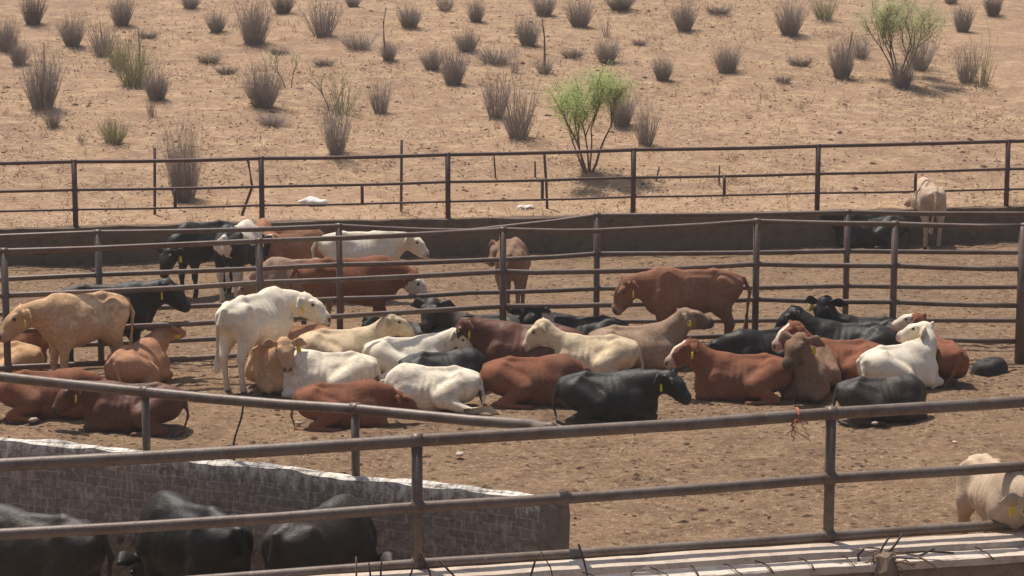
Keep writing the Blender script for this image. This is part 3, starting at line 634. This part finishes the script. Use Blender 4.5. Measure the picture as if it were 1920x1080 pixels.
HERD = [
 ('tan calf with curly coat standing at the far left and facing left', 158, 724, 214, 'S', 1.0, -10, 8, 0, -34, 'tan', 'curly', 'l', dict(stride=.03, xf=.8)),
 ('black cow standing behind the tan calf, head raised to the right', 204, 703, 6, 'S', 1.0, -6, 34, -8, -30, 'black', 'plain', 'r', {}),
 ('cream tan cow lying cut off at the left edge', -8, 712, 184, 'L', .95, -20, 10, 0, -30, 'tan', 'plain', '', dict(side=1)),
 ('ginger cow lying at the left edge, head showing under the tan calf chin', 5, 694, 12, 'L', .95, -25, 20, -25, -35, 'ginger', 'plain', '', {}),
 ('light ginger cow lying seen from behind, both ears up, by the tan calf', 260, 722, 70, 'L', .95, -14, 30, 0, -4, 'apricot', 'plain', 'r', dict(side=-1)),
 ('red cow lying lowest at far left with its tail at the edge', 88, 775, 2, 'L', .93, 55, -8, 20, -25, 'red', 'plain', '', dict(side=-1)),
 ('dark red brown cow lying and facing left behind the left rail post', 252, 797, 180, 'L', .95, 8, 8, 14, -38, 'dred', 'plain', 'l', dict(side=1)),
 ('bony white cow standing with its rump to the viewer, head turned right', 482, 722, 60, 'S', 1.0, -58, 10, -6, -26, 'white', 'plain', 'r', dict(thin=1.5, tailsw=1)),
 ('cream cow lying head on beside the white standing cow, ear tagged', 512, 724, -72, 'L', .92, 8, 34, -10, -42, 'tan', 'plain', 'l', {}),
 ('cream cow lying with raised head turned right, in front of the middle fence post', 645, 689, 6, 'L', .97, -6, 36, 0, -16, 'cream', 'dirty', '', dict(side=-1)),
 ('red cow lying half hidden behind the hind legs of the white standing cow', 562, 676, 172, 'L', .85, -60, -15, 0, -25, 'ginger', 'plain', '', {}),
 ('off white cow lying with lowered head, behind the grey black one', 765, 702, 12, 'L', .92, -8, 22, -12, -40, 'white', 'plain', '', dict(side=-1)),
 ('black cow lying curled between the white cows and the big dark red one', 832, 736, 18, 'L', .92, 110, -18, 40, -25, 'black', 'plain', '', dict(side=-1)),
 ('white cow lying with its head curled away, below the raised cream head', 618, 738, 178, 'L', .97, -115, -22, -20, -25, 'white', 'dirty', '', dict(side=1)),
 ('white cow lying with one pale hind leg stretched out to the right', 812, 763, 176, 'L', .93, -100, -22, -10, -25, 'white', 'dirty', '', dict(side=1, legout=1)),
 ('red cow lying lowest in the middle left, chin down to the right', 642, 797, 7, 'L', .88, 30, -8, -20, -22, 'red', 'plain', '', dict(side=-1)),
 ('big dark red cow lying with its head low to the left and a yellow tag', 992, 700, 174, 'L', 1.14, 4, 16, 10, -50, 'dred', 'plain', 'l', dict(side=1)),
 ('sooty cow lying farthest back with a black face looking at the viewer', 900, 667, 183, 'L', 1.05, 22, 40, 46, -34, 'sooty', 'plain', '', {}),
 ('small black calf lying at the left of the black faced sooty cow', 782, 670, 165, 'L', .85, 20, 18, 40, -30, 'black', 'plain', '', {}),
 ('black cow lying with pale lined ears, face to the viewer, by the middle post', 1092, 674, 176, 'L', 1.0, 20, 26, 56, -38, 'black', 'plain', 'w', {}),
 ('cream cow lying with its head up to the left, behind the two front middle cows', 1108, 708, 177, 'L', .98, -4, 34, 6, -40, 'cream', 'dirty', '', dict(side=1)),
 ('red cow lying with its head hidden, rump to the left, beside the front black one', 998, 756, 3, 'L', .98, 95, -16, 20, -20, 'red', 'plain', '', dict(side=-1)),
 ('black cow lying in front at the centre with a pink muzzle and hanging tag', 1140, 781, 0, 'L', .97, -20, 8, -12, -28, 'black', 'plain', 'r', dict(side=-1)),
 ('dun grey cow lying under the standing red one, nose lifted to the right', 1192, 688, 8, 'L', 1.02, -6, 38, 4, -4, 'dun', 'darkface', 'r', dict(side=-1)),
 ('red cow lying with a white blazed head raised to the left', 1392, 745, 176, 'L', .98, 6, 32, 4, -24, 'red', 'blaze', 'l', dict(side=1)),
 ('red brown cow standing side on and facing left in front of the fence', 1292, 671, 183, 'S', 1.0, 6, 6, 6, -52, 'rust', 'plain', 'l', dict(xf=.94)),
 ('black cow lying mostly hidden behind the white nosed red head', 1432, 696, 205, 'L', .9, -50, -5, -10, -25, 'black', 'plain', '', {}),
 ('red cow lying with a white nose, behind the brown cow that faces the viewer', 1572, 716, 176, 'L', .96, -4, 44, 24, -28, 'red', 'blaze', 'lr', {}),
 ('brown cow lying chest on to the viewer, head turned left and one ear out', 1512, 732, -104, 'L', 1.06, -10, 46, -16, -34, 'grey', 'darkface', 'l', {}),
 ('long black cow lying behind the brown and red ones with its head to the left', 1588, 686, 168, 'L', 1.06, -4, 28, 20, -38, 'black', 'plain', '', {}),
 ('black calf lying with only its upright head showing against the fence', 1616, 672, 172, 'L', 1.0, 46, 56, 20, -58, 'black', 'plain', 'r', {}),
 ('white cow lying at the right with its head turned back to the left', 1685, 732, 32, 'L', .98, 62, 38, 62, -8, 'white', 'plain', 'l', dict(side=-1, thin=1.2)),
 ('red cow lying with a white face behind the white cow at the right', 1755, 710, 108, 'L', .92, 10, 50, 34, -6, 'red', 'whiteface', '', {}),
 ('black cow lying at front right below the white cow, head hidden', 1652, 780, 4, 'L', .88, 110, -20, 20, -20, 'sooty', 'plain', '', dict(side=-1)),
 ('pale tan cow standing far back at the wall seen from behind', 1737, 457, 92, 'S', .99, 20, -45, 10, -60, 'fawn', 'plain', '', dict(tailsw=1)),
 ('black cow lying against the retaining wall at the far right', 1632, 463, 178, 'L', 1.05, -6, 10, 0, -30, 'black', 'plain', '', {}),
 ('white cow standing in the far pen, side on with its head to the right', 680, 562, 4, 'S', .90, -4, 16, -10, -34, 'white', 'plain', '', dict(xf=1.0)),
 ('red cow with a white face standing behind both pipe fences', 660, 646, 2, 'S', .98, -6, -6, -6, -50, 'red', 'whiteface', '', dict(stride=.1, xf=1.0)),
 ('cream cow standing mostly hidden behind the white faced red one', 560, 622, 186, 'S', .88, -6, -24, 0, -50, 'dun', 'plain', '', {}),
 ('black cow standing far left in the back pen with its head low', 386, 552, 228, 'S', .97, 10, -30, 0, -50, 'black', 'plain', 'l', dict(stride=.05)),
 ('black and white pied cow standing rump on in the back pen', 450, 560, 76, 'S', .98, -10, -15, 0, -30, 'black', 'pied', '', dict(tailsw=-1)),
 ('red cow standing in the back pen between the pied and the white one', 552, 540, 5, 'S', .83, 30, -35, 0, -50, 'ginger', 'plain', '', {}),
 ('brown cow standing far back behind the pied one, only its back showing', 494, 520, 95, 'S', .82, 0, -30, 0, -50, 'ginger', 'plain', '', {}),
 ('brown cow standing rump on behind the middle post, looking back left', 962, 590, 84, 'S', .90, 62, 12, 84, -28, 'grey', 'plain', '', dict(tailsw=1)),
]
for a in HERD:
    cow(a[0], P(a[1], a[2]), a[3], a[4], a[5], a[6], a[7], a[8], a[9], a[10], a[11], a[12], **a[13])
def XY(x, Yd): d = ray(x, 1000); return Vector((d.x/d.y*Yd, Yd, 0))
cow('tan grey cow cut off at the lower right corner, dark ear with a yellow tag', XY(1866, 20.25), -78, 'S', .86, 4, 2, -6, -48, 'fawn', 'darkface', 'r', thin=1.5)
cow('dark sooty cow feeding nearest the lower left corner, back just showing', XY(66, 19.3), 158, 'S', 1.05, 0, -62, 0, -80, 'sooty', xf=.82, thin=.4)
cow('black cow feeding below the brick wall, middle of the three dark backs', XY(360, 19.5), 136, 'S', 1.08, 0, -62, 0, -80, 'black', xf=.78, thin=.4)
cow('sooty cow feeding below the brick wall beside the first near fence post', XY(602, 19.25), 55, 'S', 1.06, 0, -62, 0, -80, 'sooty', xf=.72, thin=.4)

# ------------------------------------------------------------------ shrubs on the slope
def shrub_mesh(name, nst, wid, lean, seed, curve=.3, r0=.010, twig=1):
    rs = random.Random(seed); V = []; F = []
    def stem(p, d, l, r, segs=3, lv=0):
        q = Vector(p); dd = Vector(d).normalized(); pts = [q.copy()]
        for i in range(segs):
            dd = (dd+Vector((rs.uniform(-.14, .14), rs.uniform(-.14, .14), curve*.12))).normalized(); q = q+dd*l/segs; pts.append(q.copy())
            if lv == 0 and twig and i >= 0 and rs.random() < .75:
                stem(q, dd+Vector((rs.uniform(-.6, .6), rs.uniform(-.6, .6), rs.uniform(0, .3))), l*rs.uniform(.2, .42), r*.6, 2, 1)
        b = len(V)
        for i, p_ in enumerate(pts):
            rr = r*(1-.75*i/segs)
            for k in range(3): an = 2.1*k+seed; V.append((p_.x+rr*math.cos(an), p_.y+rr*math.sin(an), p_.z))
        for i in range(segs):
            for k in range(3): k2 = (k+1) % 3; F.append((b+i*3+k, b+i*3+k2, b+i*3+3+k2, b+i*3+3+k))
    for i in range(nst):
        a = rs.uniform(0, 2*math.pi); q = math.sqrt(rs.random()); l = rs.uniform(.35, 1.0)*(1.08-.25*q)
        if rs.random() < .06: l *= 1.18
        stem((q*.30*wid*math.cos(a), q*.30*wid*math.sin(a), -.03), (math.cos(a)*lean*q, math.sin(a)*lean*q, 1), l, rs.uniform(.7, 1.3)*r0)
    me = bpy.data.meshes.new(name); me.from_pydata(V, [], F); me.update(); return me
SM = {'dense': [shrub_mesh('dense', 360, .52, .38, s, r0=.0048) for s in (1, 2, 3, 4)], 'loose': [shrub_mesh('loose', 170, .5, .48, s, r0=.0052) for s in (5, 6, 7)],
      'thin': [shrub_mesh('thin', 34, .5, .45, s, r0=.008) for s in (8, 9)], 'low': [shrub_mesh('low', 200, 1.0, .8, s) for s in (11, 12)]}
SH = [ # x, base y, height px, width px, kind, colour
 (62,45,58,44,'dense','d'),(228,48,62,44,'dense',''),(14,96,62,44,'dense',''),(357,16,30,36,'dense',''),(530,25,40,42,'dense','d'),(605,68,78,58,'loose',''),(477,82,82,58,'dense',''),(406,60,42,36,'dense',''),
 (136,86,58,46,'dense',''),(193,106,66,48,'loose',''),(35,120,44,38,'dense',''),(662,12,24,30,'dense',''),(835,21,36,34,'loose',''),(768,52,46,44,'dense',''),(893,40,42,34,'dense',''),(1020,30,42,42,'dense',''),
 (1087,50,54,50,'dense',''),(1162,18,32,54,'dense','d'),(1138,70,48,24,'thin',''),(1283,58,58,42,'dense',''),(1480,66,66,50,'dense',''),(1545,36,48,46,'loose','g'),(1805,60,52,38,'dense',''),(1862,29,42,34,'dense','d'),(1783,8,22,28,'dense',''),
 (670,92,30,32,'low',''),(728,113,36,32,'dense',''),(876,96,40,44,'dense',''),(928,119,34,38,'low',''),(990,86,58,44,'dense',''),(1020,138,34,34,'loose',''),(810,131,40,40,'dense',''),(850,160,70,48,'dense',''),
 (80,206,112,66,'dense',''),(100,239,46,34,'loose',''),(252,162,96,76,'loose','g'),(222,130,60,40,'loose','g'),(294,187,62,48,'dense',''),(285,220,62,24,'thin','d'),(493,200,82,66,'dense',''),(213,268,56,54,'loose','g'),(154,266,28,30,'thin',''),
 (345,377,142,66,'dense',''),(630,287,106,54,'loose',''),(640,216,86,60,'thin','g'),(713,212,74,42,'loose',''),(930,221,90,46,'loose',''),(972,258,112,62,'loose',''),(1137,117,44,46,'dense',''),(1243,149,46,40,'dense',''),
 (1363,137,54,50,'dense',''),(1165,236,72,50,'dense',''),(1210,273,86,44,'loose',''),(1578,146,80,48,'dense',''),(1690,163,52,46,'dense',''),(1722,131,78,62,'loose',''),(1615,110,50,36,'loose',''),(1812,155,70,42,'loose',''),(1840,162,100,50,'thin','g'),
 (607,124,16,22,'low','d'),(392,118,20,26,'low','d'),(425,140,18,22,'low','d'),(522,102,14,20,'low','d'),(510,234,22,34,'low',''),(965,138,54,24,'thin',''),(1072,108,18,26,'low','d'),(1347,26,18,28,'low','d'),(1200,86,14,18,'low','d'),
 (1500,124,20,26,'low','d'),(1468,155,14,20,'low','d'),(277,72,16,22,'low','d')]
def rowof(y):
    for lim, nm in ((32, 'at the top edge'), (75, 'in the upper row'), (112, 'in the second row'), (150, 'in the third row'), (200, 'in the fourth row'), (245, 'in the fifth row'), (400, 'lowest on the slope')):
        if y <= lim: return nm
rows = {}
for s in SH: rows.setdefault((rowof(s[1]), s[4], s[5]), []).append(s)
ORD = ['leftmost']+[k+' from left' for k in 'second third fourth fifth sixth seventh eighth ninth'.split()]
LOOK = {'dense': 'dense', 'loose': 'open twiggy', 'thin': 'sparse', 'low': 'small low'}; CN = {'': 'grey', 'd': 'dark', 'g': 'olive'}
cache = {}
for i, s in enumerate(SH):
    x, y, hp_, wp, kd, cc = s; p = PH(x, y); sc = FP/(p.y*cp+(CH-p.z)*sp)
    grp = sorted(rows[(rowof(y), kd, cc)]); k = grp.index(s)
    lab = '%s %s shrub %s' % (LOOK[kd], CN[cc], rowof(y))
    if len(grp) > 1: lab += ', '+ORD[k]+' of its kind'
    else: lab += ' of the slope' if 'slope' not in lab else ''
    key = (kd, i % len(SM[kd]), cc)
    if key not in cache:
        me = SM[kd][key[1]].copy(); me.materials.append(M[{'': 'twig', 'd': 'twigd', 'g': 'twigg'}[cc]]); cache[key] = me
    o = bpy.data.objects.new('shrub', cache[key]); col.objects.link(o); hh = hp_/sc/.98; ww = wp/sc/.62
    o.location = p; o.scale = (ww*.62/.62, ww*.62/.62, hh); o.rotation_euler = (0, 0, random.uniform(0, 6))
    tag(o, lab, 'shrub', 'dry shrubs on the slope')
# saplings and bare sticks
def stick(pxs, Yoff, r, label, cat='stick', mt='bark', name='dead_stick', group='bare sticks on the slope'):
    b = PH(*pxs[-1]); pts = [PY(x, y, b.y) for x, y in pxs[:-1]]+[b-Vector((0, 0, .05))]
    return tag(MB().tube(pts, [r*(.55+.45*i/(len(pts)-1)) for i in range(len(pts))], 6).obj(name, M[mt]), label, cat, group)
stick([(724, 14), (719, 40), (720, 75), (724, 108)], 0, .03, 'tall bare stick rising from the small shrub at the top middle left')
stick([(1016, 34), (1021, 70), (1021, 100), (1022, 134)], 0, .03, 'tall bare stick rising left of the green tree')
stick([(1598, 60), (1592, 95), (1584, 140)], 0, .03, 'bare stick leaning in the shrub left of the big tree')
stick([(259, 52), (262, 100), (262, 150)], 0, .02, 'thin bare stick in the greenish shrubs at upper left')
stick([(187, 40), (192, 75), (196, 100)], 0, .02, 'thin bare stick in the shrub at upper left')
stick([(82, 80), (83, 120), (82, 160)], 0, .02, 'thin bare stick above the tall left shrub')
# stakes just behind the wall-top fence
def stake(pxs, r, label):
    b = PH(*pxs[-1]); pts = [PY(x, y, b.y) for x, y in pxs[:-1]]+[b-Vector((0, 0, .1))]
    tag(MB().tube(pts, r, 6).obj('fence_stake', M['rust']), label, 'stake', 'thin stakes behind the wall top fence')
stake([(290, 277), (290, 404)], .027, 'thin upright stake left of the largest shrub, sticking above the fence')
stake([(465, 300), (473, 350), (462, 380), (450, 404)], .03, 'bent crooked stake behind the fence, left of the white sack')
stake([(753, 262), (752, 398)], .027, 'tall thin stake right of the white sack, sticking above the fence')
stake([(1020, 283), (1024, 340), (1026, 392)], .03, 'slightly leaning stake behind the fence near the green tree')
stake([(926, 290), (930, 334)], .02, 'short thin stake behind the top rail, left of the leaning one')
stake([(1003, 302), (1004, 336)], .02, 'short thin stake just left of the leaning stake')
stake([(1236, 312), (1228, 342)], .02, 'short slanted stake right of the green tree')
stake([(1349, 310), (1348, 350)], .018, 'short thin stake far right of the green tree')

# ------------------------------------------------------------------ trees
def tree(label, base, H, spread, crown_h, seed, nleaf, leafmat, nst=5, trunk_r=.035, lsz=.035):
    rs = random.Random(seed); r = empty('tree', base, label=label, cat='tree', group='young green trees on the slope')
    tb = MB(); tips = []
    def br(p, d, l, rad, lv):
        q = Vector(p); dd = d.normalized(); pts = [q.copy()]; n = 4
        for i in range(n):
            dd = (dd+Vector((rs.uniform(-.16, .16), rs.uniform(-.16, .16), .05))).normalized(); q = q+dd*l/n; pts.append(q.copy())
            if lv >= 1: tips.append((q.copy(), lv))
        tb.tube(pts, [rad*(1-.5*i/n) for i in range(n+1)], 6, False)
        if lv < 3:
            for k in range(rs.choice((2, 3, 3)) if lv else 3):
                a = rs.uniform(0, 6.28); e = rs.uniform(.35, .8)
                j = pts[rs.choice((2, 3, 4))] if lv else pts[rs.choice((3, 4, 4))]
                br(j, dd+Vector((math.cos(a), math.sin(a), rs.uniform(-.1, .35)))*e, l*rs.uniform(.5, .75), rad*.55, lv+1)
    for k in range(nst):
        a = 2*math.pi*(k+rs.uniform(-.2, .2))/nst; rd = rs.uniform(.25, 1.0)
        br((math.cos(a)*.05, math.sin(a)*.05, -.05), Vector((math.cos(a)*spread*rd, math.sin(a)*spread*rd, 1)), H*.46*rs.uniform(.85, 1.1), trunk_r*rs.uniform(.7, 1), 0)
    zmax = max(t[0].z for t in tips); k = H/(zmax+.08)
    tb.v = [(x*k, y*k, z*k) for x, y, z in tb.v]; tips = [(t*k, l) for t, l in tips]
    tb.obj('trunk', M['bark'], r)
    tips = [t for t, l in tips if t.z > H-crown_h]
    V = []; F = []
    for i in range(nleaf):
        c = rs.choice(tips); j = random.gauss; p = c+Vector((rs.gauss(0, .10), rs.gauss(0, .10), rs.gauss(-.01, .08)))*(H/2.3)
        a = rs.uniform(0, 6.28); e = rs.uniform(-.9, .5); L = lsz*rs.uniform(.6, 1.6); d = Vector((math.cos(a)*math.cos(e), math.sin(a)*math.cos(e), math.sin(e)))*L
        s_ = Vector((-math.sin(a), math.cos(a), rs.uniform(-.7, .7))).normalized()*L*.22; b = len(V)
        V += [tuple(p), tuple(p+d*.5+s_), tuple(p+d), tuple(p+d*.5-s_)]; F.append((b, b+1, b+2, b+3))
    mesh_obj('crown', V, F, M[leafmat], r, False)
b = PH(1103, 326); s_ = FP/b.y
tree('small bright green tree with several bare stems, just above the fence', b, 214/s_, .5, 140/s_, 5, 14000, 'leaf', 6, .032, .042)
b = PH(1684, 150); s_ = FP/b.y
tree('larger pale green tree cut by the top edge at upper right', b, 190/s_, .6, 150/s_, 23, 14000, 'leafd', 7, .034, .042)
b = PH(541, 165); s_ = FP/b.y
tree('tiny sparse sapling with few leaves, right of the fourth row grey shrub', b, 80/s_, .5, 70/s_, 12, 500, 'leafd', 2, .018, .03)
b = PH(82, 60); s_ = FP/b.y
b = PH(622, 205); tree('thin leafy sapling among stems above the middle left fence', b, 75/s_, .6, 65/s_, 15, 500, 'leafd', 3, .015, .03)

# ------------------------------------------------------------------ small things
# white sack on the slope foot, a plastic jug, stones
def sack(px, py, L, Wd, Hh, rz, label, mt='white', on='hill', name='sack', cat='sack'):
    p = PH(px, py) if on == 'hill' else P(px, py); n = 26; m_ = 14; V = []; F = []
    for i in range(n+1):
        t = i/n*2-1; w_ = (1-abs(t)**3.5)**.5*(1+.18*math.sin(t*7+1)); hh = (1-abs(t)**2.6)**.6*(1+.3*math.sin(t*5+px))
        for k in range(m_):
            a = 2*math.pi*k/m_; j = 1+.12*mn.noise(Vector((t*3, math.cos(a)*2, math.sin(a)*2+px)))
            V.append((t*L/2, w_*Wd/2*math.cos(a)*j, max(-.02, Hh*.45+hh*Hh*.55*math.sin(a)*j)))
    for i in range(n):
        for k in range(m_): k2 = (k+1) % m_; F.append((i*m_+k, (i+1)*m_+k, (i+1)*m_+k2, i*m_+k2))
    o = mesh_obj(name, V, F, M[mt]); o.location = p; o.rotation_euler = (0, 0, rz); return tag(o, label, cat)
sack(587, 385, .62, .34, .15, -.35, 'crumpled white sack lying behind the fence at the foot of the slope')
sack(985, 392, .34, .22, .08, .1, 'small flat white bundle lying behind the fence, right of the middle')
sack(972, 606, .38, .3, .14, .3, 'cream white crumpled sack on the ground behind the fence post', on='pen')
sack(958, 480, .30, .2, .05, .0, 'flat pale board lying by the wall, right of the brown rump on cow', 'stone', 'pen', 'board', 'board')
for k, (x, y, r_) in enumerate([(365, 748, .07), (62, 790, .06), (520, 770, .05), (137, 806, .03), (1345, 545, .05), (1790, 830, .03), (560, 795, .04), (1640, 795, .04), (862, 854, .055)]):
    p = P(x, y); o = MB().ball((0, 0, r_*.3), r_, 9, 6, .22, (1.2, .8, .45)).obj('stone', M['stone']); o.location = p; o.rotation_euler = (0, 0, k)
    tag(o, ['pale stone left of the white standing cow feet', 'pale stone below the lowest left red cow', 'small stone in front of the white curled cow', 'tiny pale stone above the brick wall at left',
            'pale stone on the far pen floor, right of the standing red cow', 'tiny stone right of the front black cow at right', 'small stone left of the lowest middle red cow', 'small pale stone under the front right black cow', 'flat straw coloured lump alone on open ground'][k], 'stone', 'pale stones on the pen floor')
# rubber tub
p = P(1855, 697); b_ = MB(); prof = [(.27, -.03), (.265, .05), (.25, .12), (.215, .175), (.15, .205), (.07, .215), (0, .21)]; n = 28
for rr, zz in prof:
    for k in range(n):
        a = 2*math.pi*k/n; q = 1+.09*math.sin(a*2+.5)+.06*math.sin(a*3+zz*9)+.08*mn.noise(Vector((math.cos(a)*2, math.sin(a)*2, zz*9)))
        b_.v.append((rr*q*.88*math.cos(a), rr*q*.7*math.sin(a), zz*.82*(1+.16*math.sin(a+1)+.15*mn.noise(Vector((math.cos(a)*2, math.sin(a)*2, 4))))))
for i in range(len(prof)-1):
    for k in range(n): k2 = (k+1) % n; b_.f.append((i*n+k, i*n+k2, (i+1)*n+k2, (i+1)*n+k))
o = b_.obj('rubber_tub', M['rubber']); o.location = p; tag(o, 'upturned battered black rubber tub lying by the thick end post', 'tub')
# orange twine on the near top rail
g = P(1490, 1018, TZ); rs = random.Random(4); b_ = MB(); zt = zat(g.y, 779)
b_.tube([(g.x+.064*0+.006*math.cos(i), g.y+.066*math.cos(i*.7), zt+.066*math.sin(i*.7)) for i in range(19)], .009, 6)
for k in range(6):
    q = Vector((g.x+rs.uniform(-.02, .02), g.y-.066, zt-.02)); pts = [q.copy()]
    for i in range(7): q = q+Vector((rs.uniform(-.035, .045), rs.uniform(-.01, .01), -rs.uniform(.015, .04))); pts.append(q.copy())
    b_.tube(pts, .0045, 5)
tag(b_.obj('twine', M['twine']), 'frayed orange twine knotted round the nearest top rail', 'twine')
# dry stalk bundle caught on the front curb, and loose stalks
def front(x): d = ray(x, 1050); Yn = np.interp(d.x/d.y*19, [q[0] for q in NF], [q[1] for q in NF]); return Vector((d.x/d.y*(Yn-.62), Yn-.62, TZ-.02))
c = front(1655); bd = empty('stalk_bundle', c, label='tangle of dry stalks and fibre caught on the trough front edge at right', cat='stalks'); rs = random.Random(9)
for k in range(90):
    a = rs.uniform(-.5, 3.6); L = rs.uniform(.08, .28); q = Vector((rs.gauss(0, .06), rs.uniform(-.16, .06), rs.uniform(-.22, .08))); d = Vector((math.cos(a), rs.uniform(-.5, .3), math.sin(a)*rs.uniform(-.9, .8)))
    pts = [q+d*L*t/4+Vector((0, 0, -.10*(t/4)**2*rs.uniform(0, 1))) for t in range(5)]
    MBs = getattr(bd, '_x', None)
    if k == 0: fib = MB()
    fib.tube(pts, [.006, .008, .008, .006, .003], 4)
fib.obj('fibres', M['stalk'], bd)
clump = MB().tube([(.02, -.16, -.42), (.03, -.14, -.25), (.01, -.1, -.1), (0, -.06, .03), (0, -.05, .07)], [.05, .09, .11, .09, .03], 10)
clump.v = [tuple(Vector(v)+Vector((rs.uniform(-.018, .018), rs.uniform(-.018, .018), rs.uniform(-.02, .02)))) for v in clump.v]; clump.obj('clump', M['stalk'], bd, False)
for pts in ([(-.16, 0, .08), (-.22, 0, .03), (-.21, -.03, -.02)], [(0, -.05, .02), (.10, -.03, .13), (.17, 0, .23)], [(.08, -.05, .08), (.28, -.08, .05), (.42, -.12, -.02), (.5, -.15, -.10)], [(.2, .02, .05), (.4, .02, .06), (.62, 0, .05)], [(.3, -.04, .03), (.45, 0, .09)], [(-.04, -.04, .05), (.0, -.02, .12), (.05, 0, .19)]):
    MB().tube(pts, .010, 5).obj('stalk', M['stalk'] if len(pts) > 3 else M['wire'], bd)
def curb_wire(x, k, dx, name='stalk_piece'):
    c = front(x); rs = random.Random(k)
    a = rs.uniform(.4, 1); b_ = rs.uniform(.5, 1)
    pts = [c+Vector((-dx*2*a, .13*b_, .015)), c+Vector((-dx*a, .05, .022)), c+Vector((dx*rs.uniform(-.5, .5), .0, .02)), c+Vector((dx*a, -.08, .02)), c+Vector((dx*1.5*a, -.128, .012)), c+Vector((dx*1.8, -.14, -.03*b_))]
    return MB().tube(pts, rs.uniform(.005, .008), 5).obj('stalk_piece', M['wire'])
WL = ['leftmost', 'second from left', 'third from left', 'fourth from left', 'fifth from left', 'sixth from left', 'seventh from left', 'eighth from left', 'rightmost']
for k, (x, dx) in enumerate([(1112, .05), (1185, -.03), (1238, .04), (1302, .02), (1370, .05), (1432, .04), (1512, .03), (1588, .03), (1842, .04)]):
    tag(curb_wire(x, k, dx), 'dark dry stalk lying across the pale front edge of the trough, '+WL[k], 'stalk', 'stalks lying over the trough edge')
for k, (x, pts) in enumerate([(668, [(0, 0, 0), (0, 0, .16), (.0, 0, .30)]), (696, [(0, 0, 0), (-.01, 0, .15), (-.02, 0, .24)]), (714, [(0, 0, 0), (.0, 0, .18), (.01, 0, .29)]), (775, [(-.1, 0, -.05), (-.02, 0, .12), (.02, 0, .26)]),
                              (800, [(-.05, 0, .30), (.02, 0, .14), (.07, 0, -.06)]), (830, [(-.03, 0, .22), (.10, 0, .08), (.2, 0, -.04)]), (1010, [(-.08, 0, -.02), (-.03, 0, .16), (.02, .0, .24), (.10, 0, .10), (.13, 0, -.04)]), (1100, [(-.07, 0, .28), (-.02, 0, .12), (.02, 0, -.06)])]):
    c = front(x); c.z += .02
    tag(MB().tube([c+Vector(q) for q in pts], [.011, .009]+[.006]*(len(pts)-2), 5).obj('stalk_piece', M['wire'] if k != 0 else M['stalk']),
        'dry stalk standing up from the trough edge, '+['leftmost', 'second from left', 'third from left', 'leaning left of the first post', 'right of the first post', 'long slanted one', 'arched pair below the wall end', 'single one right of the wall end'][k], 'stalk', 'upright stalks along the trough')
S.render.resolution_x, S.render.resolution_y = 1024, 576
S.render.engine = 'CYCLES'

# dusty air over the pens
V8 = [(x, y, z) for z in (-2, 48) for x, y in ((-720, -620), (720, -620), (720, 940), (-720, 940))]
hz_ = mesh_obj('haze', V8, [(0,3,2,1), (4,5,6,7), (0,1,5,4), (1,2,6,5), (2,3,7,6), (3,0,4,7)], bpy.data.materials.new('air'), None, False); tag(hz_, 'faint dusty haze in the air over the pens and the slope', 'haze', None, 'stuff')
hm = hz_.data.materials[0]; hm.use_nodes = True; ht = hm.node_tree; ht.nodes.remove(ht.nodes['Principled BSDF'])
pv = ht.nodes.new('ShaderNodeVolumePrincipled'); pv.inputs['Color'].default_value = (.93, .88, .84, 1); pv.inputs['Density'].default_value = .0010; pv.inputs['Anisotropy'].default_value = .2
ht.links.new(pv.outputs[0], ht.nodes['Material Output'].inputs['Volume'])
for o in bpy.data.objects:
    if 'label' in o and not 4 <= len(o['label'].replace(',', '').split()) <= 16: print('LONG', o['label'])
